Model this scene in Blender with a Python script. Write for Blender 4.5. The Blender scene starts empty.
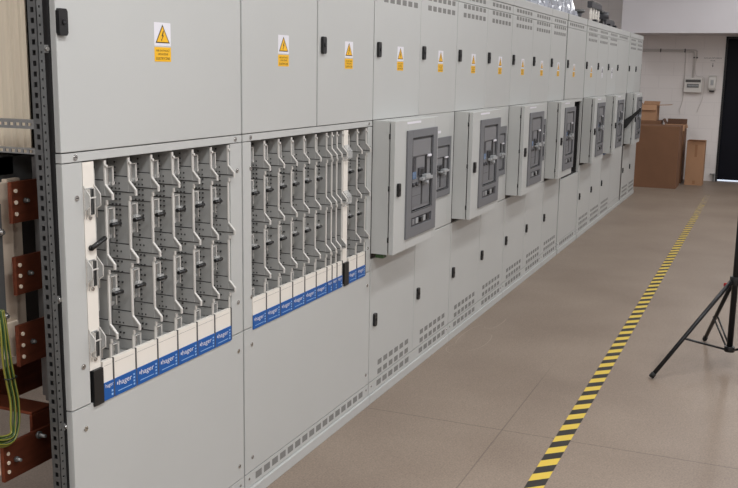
import bpy, bmesh, math, random
from mathutils import Vector, Matrix
random.seed(7)
scn = bpy.context.scene
COL = scn.collection

# ------------------------------------------------------------------ materials
def srgb(r, g, b):
    f = lambda c: (c/255/12.92) if c/255 <= 0.04045 else ((c/255+0.055)/1.055)**2.4
    return (f(r), f(g), f(b), 1)

def mat(name, rgb, rough=0.5, metal=0.0, var=0.0, vscale=8, bump=0.0, bscale=200, alpha=1.0, trans=0.0, emit=None, estr=0, stretch=None):
    m = bpy.data.materials.new(name); m.use_nodes = True
    nt = m.node_tree; b = nt.nodes['Principled BSDF']
    c = srgb(*rgb)
    b.inputs['Base Color'].default_value = c
    b.inputs['Roughness'].default_value = rough
    b.inputs['Metallic'].default_value = metal
    b.inputs['Alpha'].default_value = alpha
    b.inputs['Transmission Weight'].default_value = trans
    if emit:
        b.inputs['Emission Color'].default_value = srgb(*emit); b.inputs['Emission Strength'].default_value = estr
    tc = nt.nodes.new('ShaderNodeTexCoord')
    src = tc.outputs['Object']
    if stretch:
        mp = nt.nodes.new('ShaderNodeMapping'); mp.inputs['Scale'].default_value = stretch
        nt.links.new(src, mp.inputs['Vector']); src = mp.outputs['Vector']
    if var > 0:
        n = nt.nodes.new('ShaderNodeTexNoise'); n.inputs['Scale'].default_value = vscale; n.inputs['Detail'].default_value = 4
        nt.links.new(src, n.inputs['Vector'])
        r = nt.nodes.new('ShaderNodeMapRange'); r.inputs['From Min'].default_value = .3; r.inputs['From Max'].default_value = .7
        r.inputs['To Min'].default_value = 1-var; r.inputs['To Max'].default_value = 1+var
        nt.links.new(n.outputs['Fac'], r.inputs['Value'])
        v = nt.nodes.new('ShaderNodeVectorMath'); v.operation = 'SCALE'; v.inputs[0].default_value = c[:3]
        nt.links.new(r.outputs['Result'], v.inputs['Scale'])
        nt.links.new(v.outputs['Vector'], b.inputs['Base Color'])
    if bump > 0:
        n2 = nt.nodes.new('ShaderNodeTexNoise'); n2.inputs['Scale'].default_value = bscale
        nt.links.new(src, n2.inputs['Vector'])
        bp = nt.nodes.new('ShaderNodeBump'); bp.inputs['Strength'].default_value = bump; bp.inputs['Distance'].default_value = .002
        nt.links.new(n2.outputs['Fac'], bp.inputs['Height']); nt.links.new(bp.outputs['Normal'], b.inputs['Normal'])
    return m

M = {}
M['paint'] = mat('cabinet_paint', (187, 188, 185), .42, var=.015, vscale=3, bump=.05, bscale=900)
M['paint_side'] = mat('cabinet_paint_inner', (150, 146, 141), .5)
M['gap'] = mat('dark_gap', (34, 33, 33), .8)
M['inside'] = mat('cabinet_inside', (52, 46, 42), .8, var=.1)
M['vent'] = mat('vent_dark', (126, 125, 122), .8)
M['black'] = mat('black_plastic', (22, 22, 23), .35)
M['blackmetal'] = mat('black_metal', (20, 20, 22), .35, .3)
M['steel'] = mat('zinc_steel', (132, 132, 130), .42, .45, var=.08, vscale=30)
M['darksteel'] = mat('dark_steel', (96, 97, 96), .45, .5, var=.08, vscale=30)
M['screw'] = mat('screw_steel', (190, 188, 184), .25, .9)
M['railgrey'] = mat('rail_grey_plastic', (160, 160, 157), .5, var=.04, vscale=20)
M['raildark'] = mat('rail_dark_back', (84, 82, 80), .6)
M['hole'] = mat('hole_dark', (62, 61, 60), .9)
M['edge'] = mat('rail_edge_plastic', (203, 200, 194), .35)
M['clear'] = mat('clear_plastic', (215, 216, 214), .12, alpha=.38)
M['white'] = mat('white_plastic', (232, 226, 216), .4)
M['whiteprint'] = mat('printed_grey', (140, 138, 132), .6)
M['blue'] = mat('blue_label', (6, 84, 158), .45)
M['bluepale'] = mat('pale_blue_print', (150, 186, 226), .5)
M['bezel'] = mat('bezel_grey', (110, 111, 114), .45)
M['breaker'] = mat('breaker_grey', (122, 122, 124), .45)
M['breakdark'] = mat('breaker_dark', (62, 62, 66), .45)
M['screen'] = mat('breaker_blue_window', (96, 120, 150), .2)
M['lightgrey'] = mat('light_grey_plastic', (160, 162, 163), .35)
M['yellow'] = mat('sign_yellow', (240, 184, 22), .5)
M['signwhite'] = mat('sign_white', (226, 224, 230), .45)
M['ink'] = mat('sign_ink', (40, 34, 24), .6)
M['copper'] = mat('copper', (130, 71, 50), .42, .75, var=.18, vscale=14, stretch=(1, 1, 4))
M['insul'] = mat('cream_insulator', (206, 190, 170), .55, var=.04, vscale=6)
M['sheet'] = mat('beige_sheet', (214, 202, 180), .5, var=.11, vscale=36, stretch=(1, 1, .03))
M['green'] = mat('cable_green', (46, 74, 34), .4)
M['greenyel'] = mat('cable_yellow', (128, 122, 44), .4)
M['carton'] = mat('cardboard_brown', (124, 88, 63), .8, var=.05, vscale=5)
M['cartonlight'] = mat('cardboard_light', (172, 132, 100), .8, var=.05, vscale=5)
M['cartonin'] = mat('cardboard_inside', (104, 74, 56), .85)
M['tapeb'] = mat('packing_tape', (150, 108, 74), .3)
M['wrap'] = mat('plastic_wrap', (214, 218, 230), .15, alpha=.6, bump=.6, bscale=40)
M['doornavy'] = mat('door_navy', (14, 15, 24), .5, var=.15, vscale=3)
M['doornavy'].node_tree.nodes['Principled BSDF'].inputs['Specular IOR Level'].default_value = .15
M['doorframe'] = mat('door_frame_black', (14, 14, 16), .4)
M['whitebox'] = mat('wall_box_white', (214, 210, 204), .4)
M['pvc'] = mat('conduit_grey', (205, 200, 195), .4)
M['daylight'] = mat('daylight_gap', (240, 245, 255), .5, emit=(225, 238, 255), estr=2.5)
M['red'] = mat('red_knob', (170, 30, 30), .4)
M['rubber'] = mat('rubber', (18, 18, 18), .7)
M['lampwhite'] = mat('lamp_diffuser', (255, 255, 255), .5, emit=(255, 250, 240), estr=3)
M['chalk'] = mat('scuff_pale', (166, 152, 138), .8)

# painted block wall
def wall_mat(name, rgb, bricks=True):
    m = mat(name, rgb, .75, var=.03, vscale=1.5, bump=.3, bscale=60)
    if bricks:
        nt = m.node_tree; b = nt.nodes['Principled BSDF']
        tc = nt.nodes.new('ShaderNodeTexCoord'); sp = nt.nodes.new('ShaderNodeSeparateXYZ'); cb = nt.nodes.new('ShaderNodeCombineXYZ')
        nt.links.new(tc.outputs['Object'], sp.inputs[0]); nt.links.new(sp.outputs['Y'], cb.inputs['X']); nt.links.new(sp.outputs['Z'], cb.inputs['Y'])
        br = nt.nodes.new('ShaderNodeTexBrick'); br.inputs['Scale'].default_value = 1
        br.inputs['Brick Width'].default_value = .42; br.inputs['Row Height'].default_value = .2; br.inputs['Mortar Size'].default_value = .006
        c = srgb(*rgb); br.inputs['Color1'].default_value = c; br.inputs['Color2'].default_value = tuple(x*.988 for x in c[:3])+(1,)
        br.inputs['Mortar'].default_value = tuple(x*.94 for x in c[:3])+(1,)
        nt.links.new(cb.outputs[0], br.inputs['Vector']); nt.links.new(br.outputs['Color'], b.inputs['Base Color'])
    return m
M['wallblock'] = wall_mat('wall_painted_block', (228, 222, 218))
M['wallplain'] = wall_mat('wall_plain', (206, 202, 204), False)
M['ceiling'] = wall_mat('ceiling_white', (205, 205, 203), False)

def floor_mat():
    m = bpy.data.materials.new('floor_concrete'); m.use_nodes = True
    nt = m.node_tree; b = nt.nodes['Principled BSDF']; N = nt.nodes.new; L = nt.links.new
    tc = N('ShaderNodeTexCoord')
    n1 = N('ShaderNodeTexNoise'); n1.inputs['Scale'].default_value = 1.6; n1.inputs['Detail'].default_value = 6
    n2 = N('ShaderNodeTexNoise'); n2.inputs['Scale'].default_value = 130; n2.inputs['Detail'].default_value = 2
    n3 = N('ShaderNodeTexNoise'); n3.inputs['Scale'].default_value = 40; n3.inputs['Detail'].default_value = 3
    for n in (n1, n2, n3): L(tc.outputs['Object'], n.inputs['Vector'])
    r = N('ShaderNodeValToRGB'); r.color_ramp.elements[0].position = .3; r.color_ramp.elements[1].position = .7
    r.color_ramp.elements[0].color = srgb(129, 114, 101); r.color_ramp.elements[1].color = srgb(144, 129, 115)
    L(n1.outputs['Fac'], r.inputs['Fac'])
    def scale(col, fac, lo, hi, a=.3, z=.7):
        mr = N('ShaderNodeMapRange'); mr.inputs['From Min'].default_value = a; mr.inputs['From Max'].default_value = z
        mr.inputs['To Min'].default_value = lo; mr.inputs['To Max'].default_value = hi; L(fac, mr.inputs['Value'])
        v = N('ShaderNodeVectorMath'); v.operation = 'SCALE'; L(col, v.inputs[0]); L(mr.outputs['Result'], v.inputs['Scale'])
        return v.outputs['Vector']
    c = scale(r.outputs['Color'], n2.outputs['Fac'], .82, 1.18)
    c = scale(c, n3.outputs['Fac'], .95, 1.05)
    # control joints: across at x = 4.0 (+3 m bays), along at y = -0.68
    sp = N('ShaderNodeSeparateXYZ'); L(tc.outputs['Object'], sp.inputs[0])
    def joint(out, pos, w):
        a = N('ShaderNodeMath'); a.operation = 'SUBTRACT'; L(out, a.inputs[0]); a.inputs[1].default_value = pos
        d = N('ShaderNodeMath'); d.operation = 'ABSOLUTE'; L(a.outputs[0], d.inputs[0])
        e = N('ShaderNodeMapRange'); e.inputs['From Min'].default_value = w*.5; e.inputs['From Max'].default_value = w
        e.inputs['To Min'].default_value = .66; e.inputs['To Max'].default_value = 1; L(d.outputs[0], e.inputs['Value'])
        return e.outputs['Result']
    j1 = joint(sp.outputs['X'], 4.005, .005); j2 = joint(sp.outputs['Y'], -.682, .004)
    # the long joint only runs up to the near bays
    g = N('ShaderNodeMapRange'); g.inputs['From Min'].default_value = 4.6; g.inputs['From Max'].default_value = 5.2; g.inputs['To Min'].default_value = 0; g.inputs['To Max'].default_value = .34
    L(sp.outputs['X'], g.inputs['Value'])
    ad = N('ShaderNodeMath'); ad.operation = 'ADD'; ad.use_clamp = True; L(j2, ad.inputs[0]); L(g.outputs['Result'], ad.inputs[1])
    mm = N('ShaderNodeMath'); mm.operation = 'MULTIPLY'; L(j1, mm.inputs[0]); L(ad.outputs[0], mm.inputs[1])
    v = N('ShaderNodeVectorMath'); v.operation = 'SCALE'; L(c, v.inputs[0]); L(mm.outputs[0], v.inputs['Scale'])
    L(v.outputs['Vector'], b.inputs['Base Color'])
    b.inputs['Roughness'].default_value = .48
    b.inputs['Specular IOR Level'].default_value = .35
    bp = N('ShaderNodeBump'); bp.inputs['Strength'].default_value = .12; bp.inputs['Distance'].default_value = .001
    L(n3.outputs['Fac'], bp.inputs['Height']); L(bp.outputs['Normal'], b.inputs['Normal'])
    return m
M['floor'] = floor_mat()

def tape_mat():
    m = bpy.data.materials.new('hazard_tape'); m.use_nodes = True
    nt = m.node_tree; b = nt.nodes['Principled BSDF']; N = nt.nodes.new; L = nt.links.new
    tc = N('ShaderNodeTexCoord'); sp = N('ShaderNodeSeparateXYZ'); L(tc.outputs['Object'], sp.inputs[0])
    a = N('ShaderNodeMath'); a.operation = 'MULTIPLY_ADD'; L(sp.outputs['Y'], a.inputs[0]); a.inputs[1].default_value = .9; L(sp.outputs['X'], a.inputs[2])
    s = N('ShaderNodeMath'); s.operation = 'MULTIPLY_ADD'; L(a.outputs[0], s.inputs[0]); s.inputs[1].default_value = 1/.148; s.inputs[2].default_value = -2.6475/.148+.25+50
    f = N('ShaderNodeMath'); f.operation = 'FRACT'; L(s.outputs[0], f.inputs[0])
    g = N('ShaderNodeMath'); g.operation = 'LESS_THAN'; L(f.outputs[0], g.inputs[0]); g.inputs[1].default_value = .5
    n = N('ShaderNodeTexNoise'); n.inputs['Scale'].default_value = 18; n.inputs['Detail'].default_value = 5; L(tc.outputs['Object'], n.inputs['Vector'])
    # wear grows towards the far end of the line
    w = N('ShaderNodeMapRange'); w.inputs['From Min'].default_value = 6; w.inputs['From Max'].default_value = 13; w.inputs['To Min'].default_value = -.32; w.inputs['To Max'].default_value = .12
    L(sp.outputs['X'], w.inputs['Value'])
    ws = N('ShaderNodeMath'); ws.operation = 'ADD'; L(n.outputs['Fac'], ws.inputs[0]); L(w.outputs['Result'], ws.inputs[1])
    wr = N('ShaderNodeMapRange'); wr.inputs['From Min'].default_value = .4; wr.inputs['From Max'].default_value = .62; L(ws.outputs[0], wr.inputs['Value'])
    mx = N('ShaderNodeMix'); mx.data_type = 'RGBA'; L(g.outputs[0], mx.inputs['Factor'])
    mx.inputs['A'].default_value = srgb(216, 186, 72); mx.inputs['B'].default_value = srgb(40, 37, 33)
    m2 = N('ShaderNodeMix'); m2.data_type = 'RGBA'; L(wr.outputs['Result'], m2.inputs['Factor']); L(mx.outputs['Result'], m2.inputs['A']); m2.inputs['B'].default_value = srgb(140, 124, 108)
    L(m2.outputs['Result'], b.inputs['Base Color']); b.inputs['Roughness'].default_value = .45
    return m
M['tape'] = tape_mat()

# ------------------------------------------------------------------ mesh builder
_textcache = {}
def text_geo(s):
    if s in _textcache: return _textcache[s]
    cu = bpy.data.curves.new('t', 'FONT'); cu.body = s; cu.size = 1; cu.align_x = 'CENTER'; cu.align_y = 'CENTER'; cu.resolution_u = 3
    o = bpy.data.objects.new('t', cu); COL.objects.link(o)
    dg = bpy.context.evaluated_depsgraph_get(); me = bpy.data.meshes.new_from_object(o.evaluated_get(dg))
    vs = [v.co.copy() for v in me.vertices]; fs = [tuple(p.vertices) for p in me.polygons]
    xs = [v.x for v in vs]; w = max(xs)-min(xs); cx = (max(xs)+min(xs))/2
    ys = [v.y for v in vs]; h = max(ys)-min(ys); cy = (max(ys)+min(ys))/2
    bpy.data.objects.remove(o); bpy.data.curves.remove(cu); bpy.data.meshes.remove(me)
    _textcache[s] = (vs, fs, w, cx, h, cy)
    return _textcache[s]

class MB:
    def __init__(self): self.bm = bmesh.new(); self.mats = []; self.smooth = False
    def mi(self, k):
        if k not in self.mats: self.mats.append(k)
        return self.mats.index(k)
    def quad(self, pts, k):
        f = self.bm.faces.new([self.bm.verts.new(p) for p in pts]); f.material_index = self.mi(k); return f
    def box(self, x0, x1, y0, y1, z0, z1, k):
        x0, x1 = min(x0, x1), max(x0, x1); y0, y1 = min(y0, y1), max(y0, y1); z0, z1 = min(z0, z1), max(z0, z1)
        v = [self.bm.verts.new(p) for p in [(x0,y0,z0),(x1,y0,z0),(x1,y1,z0),(x0,y1,z0),(x0,y0,z1),(x1,y0,z1),(x1,y1,z1),(x0,y1,z1)]]
        for q in [(3,2,1,0),(4,5,6,7),(0,1,5,4),(1,2,6,5),(2,3,7,6),(3,0,4,7)]:
            f = self.bm.faces.new([v[i] for i in q]); f.material_index = self.mi(k)
        return self
    def prism(self, poly, vec, k):
        """closed 3-D outline extruded by vec"""
        a = [self.bm.verts.new(p) for p in poly]; vec = Vector(vec); b = [self.bm.verts.new(Vector(p)+vec) for p in poly]
        n = len(poly); i = self.mi(k)
        self.bm.faces.new(a).material_index = i; self.bm.faces.new(b[::-1]).material_index = i
        for j in range(n):
            self.bm.faces.new([a[j], b[j], b[(j+1) % n], a[(j+1) % n]]).material_index = i
        return self
    def cyl(self, p0, p1, r, k, n=12, r1=None):
        p0 = Vector(p0); p1 = Vector(p1); d = (p1-p0).normalized(); r1 = r if r1 is None else r1
        u = d.orthogonal().normalized(); w = d.cross(u); i = self.mi(k)
        a = [self.bm.verts.new(p0+(u*math.cos(t)+w*math.sin(t))*r) for t in [2*math.pi*j/n for j in range(n)]]
        b = [self.bm.verts.new(p1+(u*math.cos(t)+w*math.sin(t))*r1) for t in [2*math.pi*j/n for j in range(n)]]
        self.bm.faces.new(a[::-1]).material_index = i; self.bm.faces.new(b).material_index = i
        for j in range(n):
            f = self.bm.faces.new([a[j], a[(j+1) % n], b[(j+1) % n], b[j]]); f.material_index = i; f.smooth = True
        return self
    def tube(self, pts, r, k, n=8):
        pts = [Vector(p) for p in pts]; i = self.mi(k); rings = []; up = None
        for j, p in enumerate(pts):
            d = (pts[min(j+1, len(pts)-1)]-pts[max(j-1, 0)]).normalized()
            u = d.orthogonal().normalized() if up is None else (up-d*up.dot(d)).normalized()
            up = u; w = d.cross(u)
            rings.append([self.bm.verts.new(p+(u*math.cos(2*math.pi*q/n)+w*math.sin(2*math.pi*q/n))*r) for q in range(n)])
        for a, b in zip(rings, rings[1:]):
            for q in range(n):
                f = self.bm.faces.new([a[q], a[(q+1) % n], b[(q+1) % n], b[q]]); f.material_index = i; f.smooth = True
        self.bm.faces.new(rings[0][::-1]).material_index = i; self.bm.faces.new(rings[-1]).material_index = i
        return self
    def text(self, s, c, w, ax, up, k, h=None):
        """flat lettering centred on c, w wide along ax, up along up"""
        vs, fs, W, cx, H, cy = text_geo(s); sc = w/W; sh = sc if h is None else h/H
        c = Vector(c); ax = Vector(ax); up = Vector(up); i = self.mi(k)
        nv = [self.bm.verts.new(c+ax*((v.x-cx)*sc)+up*((v.y-cy)*sh)) for v in vs]
        for f in fs:
            try: self.bm.faces.new([nv[q] for q in f]).material_index = i
            except ValueError: pass
        return self
    def build(self, name, parent=None, label=None, bevel=0, org=None, smooth=False):
        me = bpy.data.meshes.new(name)
        o = bpy.data.objects.new(name, me); COL.objects.link(o)
        if parent is not None:
            root = parent
            org = Vector(parent.get('_org', (0, 0, 0)))
        elif org is not None: org = Vector(org)
        else: org = Vector((0, 0, 0))
        bmesh.ops.translate(self.bm, verts=self.bm.verts, vec=-org)
        bmesh.ops.recalc_face_normals(self.bm, faces=self.bm.faces)
        self.bm.to_mesh(me); self.bm.free()
        for k in self.mats: me.materials.append(M[k])
        o['_org'] = tuple(org)
        if parent is not None: o.parent = parent
        else: o.location = org
        if label: o['label'] = label
        if bevel:
            b = o.modifiers.new('bevel', 'BEVEL'); b.width = bevel; b.segments = 2; b.limit_method = 'ANGLE'; b.angle_limit = math.radians(50)
        return o

def tag(o, label, cat, group=None):
    o['label'] = label; o['category'] = cat
    if group: o['group'] = group
    return o
def thing(name, loc, label, cat, group=None):
    o = bpy.data.objects.new(name, None); COL.objects.link(o); o.location = loc; o['_org'] = tuple(loc); o.empty_display_size = .1
    return tag(o, label, cat, group)
def struct(name, mb, **k):
    o = mb.build(name, **k); o['kind'] = 'structure'; return o
def dup(root, dloc, label=None):
    def rec(o, par):
        c = o.copy(); COL.objects.link(c); c.parent = par
        for ch in [x for x in bpy.data.objects if x.parent == o and x is not c]: rec(ch, c)
        return c
    r = rec(root, None); r.location = root.location+Vector(dloc)
    if label: r['label'] = label
    return r

# ------------------------------------------------------------------ the room
XB, YL, YR, X0, ZC = 15.5, 2.4, -5.0, -4.0, 3.6
struct('floor', MB().box(X0-.1, XB+.1, YR-.1, YL+.1, -.1, 0, 'floor'))
struct('ceiling', MB().box(X0-.1, XB+.1, YR-.1, YL+.1, ZC, ZC+.1, 'ceiling'))
mb = MB()   # back wall with door opening y -2.0 .. -0.955, z 0 .. 2.185
mb.box(XB, XB+.2, -.938, YL, 0, ZC, 'wallblock').box(XB, XB+.2, YR, -2.0, 0, ZC, 'wallblock').box(XB, XB+.2, -2.0, -.938, 2.185, ZC, 'wallblock')
struct('wall_back', mb)
struct('wall_left', MB().box(X0, XB, YL, YL+.1, 0, ZC, 'wallplain'))
struct('wall_right', MB().box(X0, XB, YR-.1, YR, 0, ZC, 'wallplain'))
struct('wall_front', MB().box(X0-.1, X0, YR, YL, 0, ZC, 'wallplain'))
struct('trim_1', MB().box(14.6, XB-.001, YR+.01, .485, 2.2, ZC-.001, 'wallplain'))      # dropped beam over the door wall

d = MB().box(XB+.05, XB+.1, -1.97, -.968, .025, 2.155, 'doornavy').build('door_1', bevel=.004); d['kind'] = 'structure'
MB().box(XB+.02, XB+.05, -1.9, -1.86, .95, 1.08, 'steel').cyl((XB+.0, -1.88, 1.02), (XB+.05, -1.88, 1.02), .01, 'steel').cyl((XB+.0, -1.88, 1.02), (XB+.0, -1.76, 1.02), .01, 'steel').build('door_handle', d)
f = MB()
f.box(XB-.012, XB+.15, -.968, -.938, 0, 2.185, 'doorframe').box(XB-.012, XB+.15, -2.0, -1.97, 0, 2.185, 'doorframe').box(XB-.012, XB+.15, -2.0, -.938, 2.155, 2.185, 'doorframe')
f.build('door_frame', d)
MB().box(XB+.10, XB+.15, -1.97, -.968, .002, .026, 'daylight').build('threshold_gap', d, 'bright daylight under the door')

# ------------------------------------------------------------------ switchgear
YB = .5
def vents(mb, x0, x1, z0, z1, n, y=-.0006, k='vent'):
    """louvred slots; thin dark recess plus bright lip"""
    p = (x1-x0)/n
    for i in range(n):
        a = x0+i*p+p*.14; b = x0+(i+1)*p-p*.14
        mb.box(a, b, y, y+.004, z0, z1, k)
def screw(mb, x, z, y=0, r=.0078):
    mb.cyl((x, y-.003, z), (x, y+.002, z), r, 'screw', 10)
    mb.box(x-r*.7, x+r*.7, y-.0036, y-.0028, z-.001, z+.001, 'hole')
def handle(par, x, z, y=0, s=1.0):
    mb = MB(); w = .0165*s; h = .034*s
    pts = [(x-w, z-h*.8), (x-w*.7, z-h), (x+w*.7, z-h), (x+w, z-h*.8), (x+w, z+h*.8), (x+w*.7, z+h), (x-w*.7, z+h), (x-w, z+h*.8)]
    mb.prism([(a, y, c) for a, c in pts], (0, -.012, 0), 'black')
    mb.cyl((x+w*.1, y-.012, z), (x+w*.1, y-.0145, z), .008*s, 'blackmetal', 14)
    mb.box(x-.003, x+.006, y-.0152, y-.0143, z-.001, z+.001, 'breakdark')
    return mb.build('door_handle', par, 'black quarter-turn door handle', bevel=.0015)
def sign(par, x, z, y=0, faded=False):
    """white plate with yellow warning triangle above a yellow text plate"""
    w = .0415; mb = MB(); e = .0006; yy = y-e; f = .92; pl, ye = ('signwhite', 'yellow') if not faded else ('signwhite', 'bezel')
    def Z(v): return z+v*f
    mb.box(x-w, x+w, yy, y, Z(-.012), Z(.062), pl)
    mb.box(x-w, x+w, yy, y, Z(-.062), Z(-.016), 'yellow' if not faded else 'signwhite')
    t0, t1, tz0, tz1 = x-w*.86, x+w*.86, Z(-.003), Z(.056)
    mb.prism([(t0, yy, tz0), (t1, yy, tz0), (x, yy, tz1)], (0, -.0003, 0), 'ink')
    mb.prism([(t0+.006, yy-.0003, tz0+.003), (t1-.006, yy-.0003, tz0+.003), (x, yy-.0003, tz1-.006)], (0, -.0003, 0), ye)
    b = [(.003, .037), (-.006, .019), (-.001, .020), (-.005, .007), (.006, .022), (.001, .021), (.006, .036)]
    mb.prism([(x+a, yy-.0006, Z(c)) for a, c in b], (0, -.0003, 0), 'ink')
    mb.prism([(x-.008, yy-.0006, Z(.011)), (x-.003, yy-.0006, Z(.008)), (x-.006, yy-.0006, Z(.002))], (0, -.0003, 0), 'ink')
    for i, s in enumerate(('NIE DOTYKAĆ!', 'URZĄDZENIE', 'ELEKTRYCZNE')):
        mb.text(s, (x, yy-.0004, Z(-.026-.013*i)), (.066, .052, .068)[i], (1, 0, 0), (0, 0, 1), 'ink', .008)
    return mb.build('warning_sign', par, 'yellow high-voltage warning sign' if not faded else 'pale warning sign')

def carcass(t, x0, x1, upper=True, lower=True, mid_open=False, back_from=.05, side_left=True):
    g = .004; mb = MB()
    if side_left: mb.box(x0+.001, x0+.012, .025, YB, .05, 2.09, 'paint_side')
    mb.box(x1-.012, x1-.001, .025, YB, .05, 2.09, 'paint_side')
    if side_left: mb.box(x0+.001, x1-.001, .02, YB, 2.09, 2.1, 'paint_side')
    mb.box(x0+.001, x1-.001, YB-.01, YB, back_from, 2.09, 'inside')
    if not side_left: mb.box(x0+.001, x0+.03, .0225, .075, .05, 2.09, 'gap')  # shade of the gap beside the upright put into this post's colour
    mb.build('carcass', t)
    mb = MB()
    if upper: mb.box(x0+.012, x1-.012, .021, .028, 1.345, 2.09, 'gap')
    if lower: mb.box(x0+.012, x1-.012, .021, .028, .05, .665, 'gap')
    if not mid_open: mb.box(x0+.012, x1-.012, .021, .028, .665, 1.345, 'gap')
    for x in (x0+.002, x1-.014): mb.box(x, x+.012, .02, .03, .05, 2.09, 'gap')
    mb.build('inner_frame', t)

def plinth_roof(t, x0, x1, strip_vents=None, roof_vents=()):
    mb = MB().box(x0+.001, x1-.001, -.010, .02, 0, .044, 'paint').box(x0+.01, x1-.01, .02, YB, 0, .044, 'inside')
    mb.build('plinth', t, bevel=.002)
    mb = MB().box(x0+.0015, x1-.0015, 0, .02, .047, .103, 'paint')
    for a, b, n in (strip_vents or ()): vents(mb, a, b, .073, .095, n) if False else vents(mb, a, b, .062, .09, n)
    screw(mb, x0+.03, .082, r=.005); screw(mb, x1-.03, .082, r=.005)
    mb.build('lower_strip', t, bevel=.001)
    mb = MB().box(x0+.0015, x1-.0015, 0, .02, 1.993, 2.047, 'paint')
    for a, b, n in roof_vents: vents(mb, a, b, 2.012, 2.036, n)
    mb.build('upper_strip', t, bevel=.001)
    MB().box(x0+.001, x1-.001, -.004, .02, 2.05, 2.106, 'paint').box(x0+.001, x1-.001, .02, YB if x0 > 2 else .15, 2.1005, 2.106, 'paint').build('roof_cover', t, bevel=.002)

def udoor(t, x0, x1, signed=True, vented=True, hx=None, z0=1.374, z1=1.99, sx=None, label=None, hz=1.682):
    mb = MB().box(x0+.002, x1-.002, 0, .02, z0, z1, 'paint')
    if vented:
        a = x0+.095; b = x0+.57 if x1-x0 < .7 else x1-.1
        vents(mb, a, b, 1.96, 1.986, 6); vents(mb, a, b, 1.91, 1.937, 6)
    o = mb.build('upper_door', t, label, bevel=.002)
    if hx != 0: handle(o, (hx if hx else x0+.047), hz if hz != 1.682 else 1.694-.0028*(x0-4))
    if signed: sign(o, sx if sx else x0+.33, 1.672-.0068*(x0-1.955), faded=signed == 'pale')
    return o
def ldoor(t, x0, x1, z1=.72, knob=True, vented=True):
    mb = MB().box(x0+.002, x1-.002, 0, .02, .107, z1, 'paint')
    if vented:
        vents(mb, x0+.1, x1-.06, .166, .194, 6); vents(mb, x0+.1, x1-.06, .118, .146, 6)
    o = mb.build('lower_door' if knob else 'lower_panel', t, bevel=.002)
    if knob: handle(o, x0+.055, .413, s=.92)
    return o

# --- two fuse cabinets (open middle panels)
def fuse_cabinet(x0, x1, cx0, cx1, label, doors, first):
    t = thing('switchgear_cabinet', ((x0+x1)/2, .25, 0), label, 'electrical cabinet')
    carcass(t, x0, x1, mid_open=True, back_from=.72 if first else .05, side_left=not first)
    plinth_roof(t, x0, x1, None if first else [(x0+.07, x1-.06, 16)])
    for i, (a, b, hx, sx) in enumerate(doors):
        udoor(t, a+.0012, b-.0012, True, False, hx, sx=sx, hz=1.708-.008*(a-1.955))
    mb = MB().box(x0+.003, x1-.003, 0, .02, 1.347, 1.371, 'paint')
    screw(mb, x0+.055, 1.359); screw(mb, x1-.045, 1.359); mb.build('cross_strip', t, bevel=.0015)
    for a, b, xs in ((x0+.003, cx0, x0+.055), (cx1, x1-.003, x1-.035)):
        mb = MB().box(a, b, 0, .02, .667, 1.344, 'paint')
        for z in (1.25, .78): screw(mb, xs, z)
        mb.build('frame_stile', t, bevel=.0015)
    mb = MB().box(x0+.003, x1-.003, 0, .02, .107, .663, 'paint')
    for z in (.6, .16): screw(mb, x0+.055, z); screw(mb, x1-.035, z)
    mb.build('lower_panel', t, bevel=.002)
    # dark mounting space behind the rails
    xm = x0+.09 if first else x0+.02
    MB().box(xm, x1-.02, .17, .18, .66, 1.35, 'raildark').box(xm, x1-.02, .03, .17, 1.35, 1.355, 'raildark').box(xm, x1-.02, .03, .17, .645, .65, 'raildark').box(xm, xm+.005, .056, .17, .65, 1.35, 'raildark').build('mounting_plate', t)
    return t
fuse_cabinet(1.955, 2.873, 2.036, 2.795, 'nearest grey electrical cabinet with seven fuse strips in its cutout and one wide upper door',
             [(1.955, 2.873, 1.974, 2.417)], True)
fuse_cabinet(2.877, 4.048, 2.936, 3.992, 'second grey electrical cabinet with two upper doors over a row of narrow fuse strips',
             [(2.877, 3.465, 0, 3.18), (3.469, 4.048, 3.513, 3.772)], False)
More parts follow.
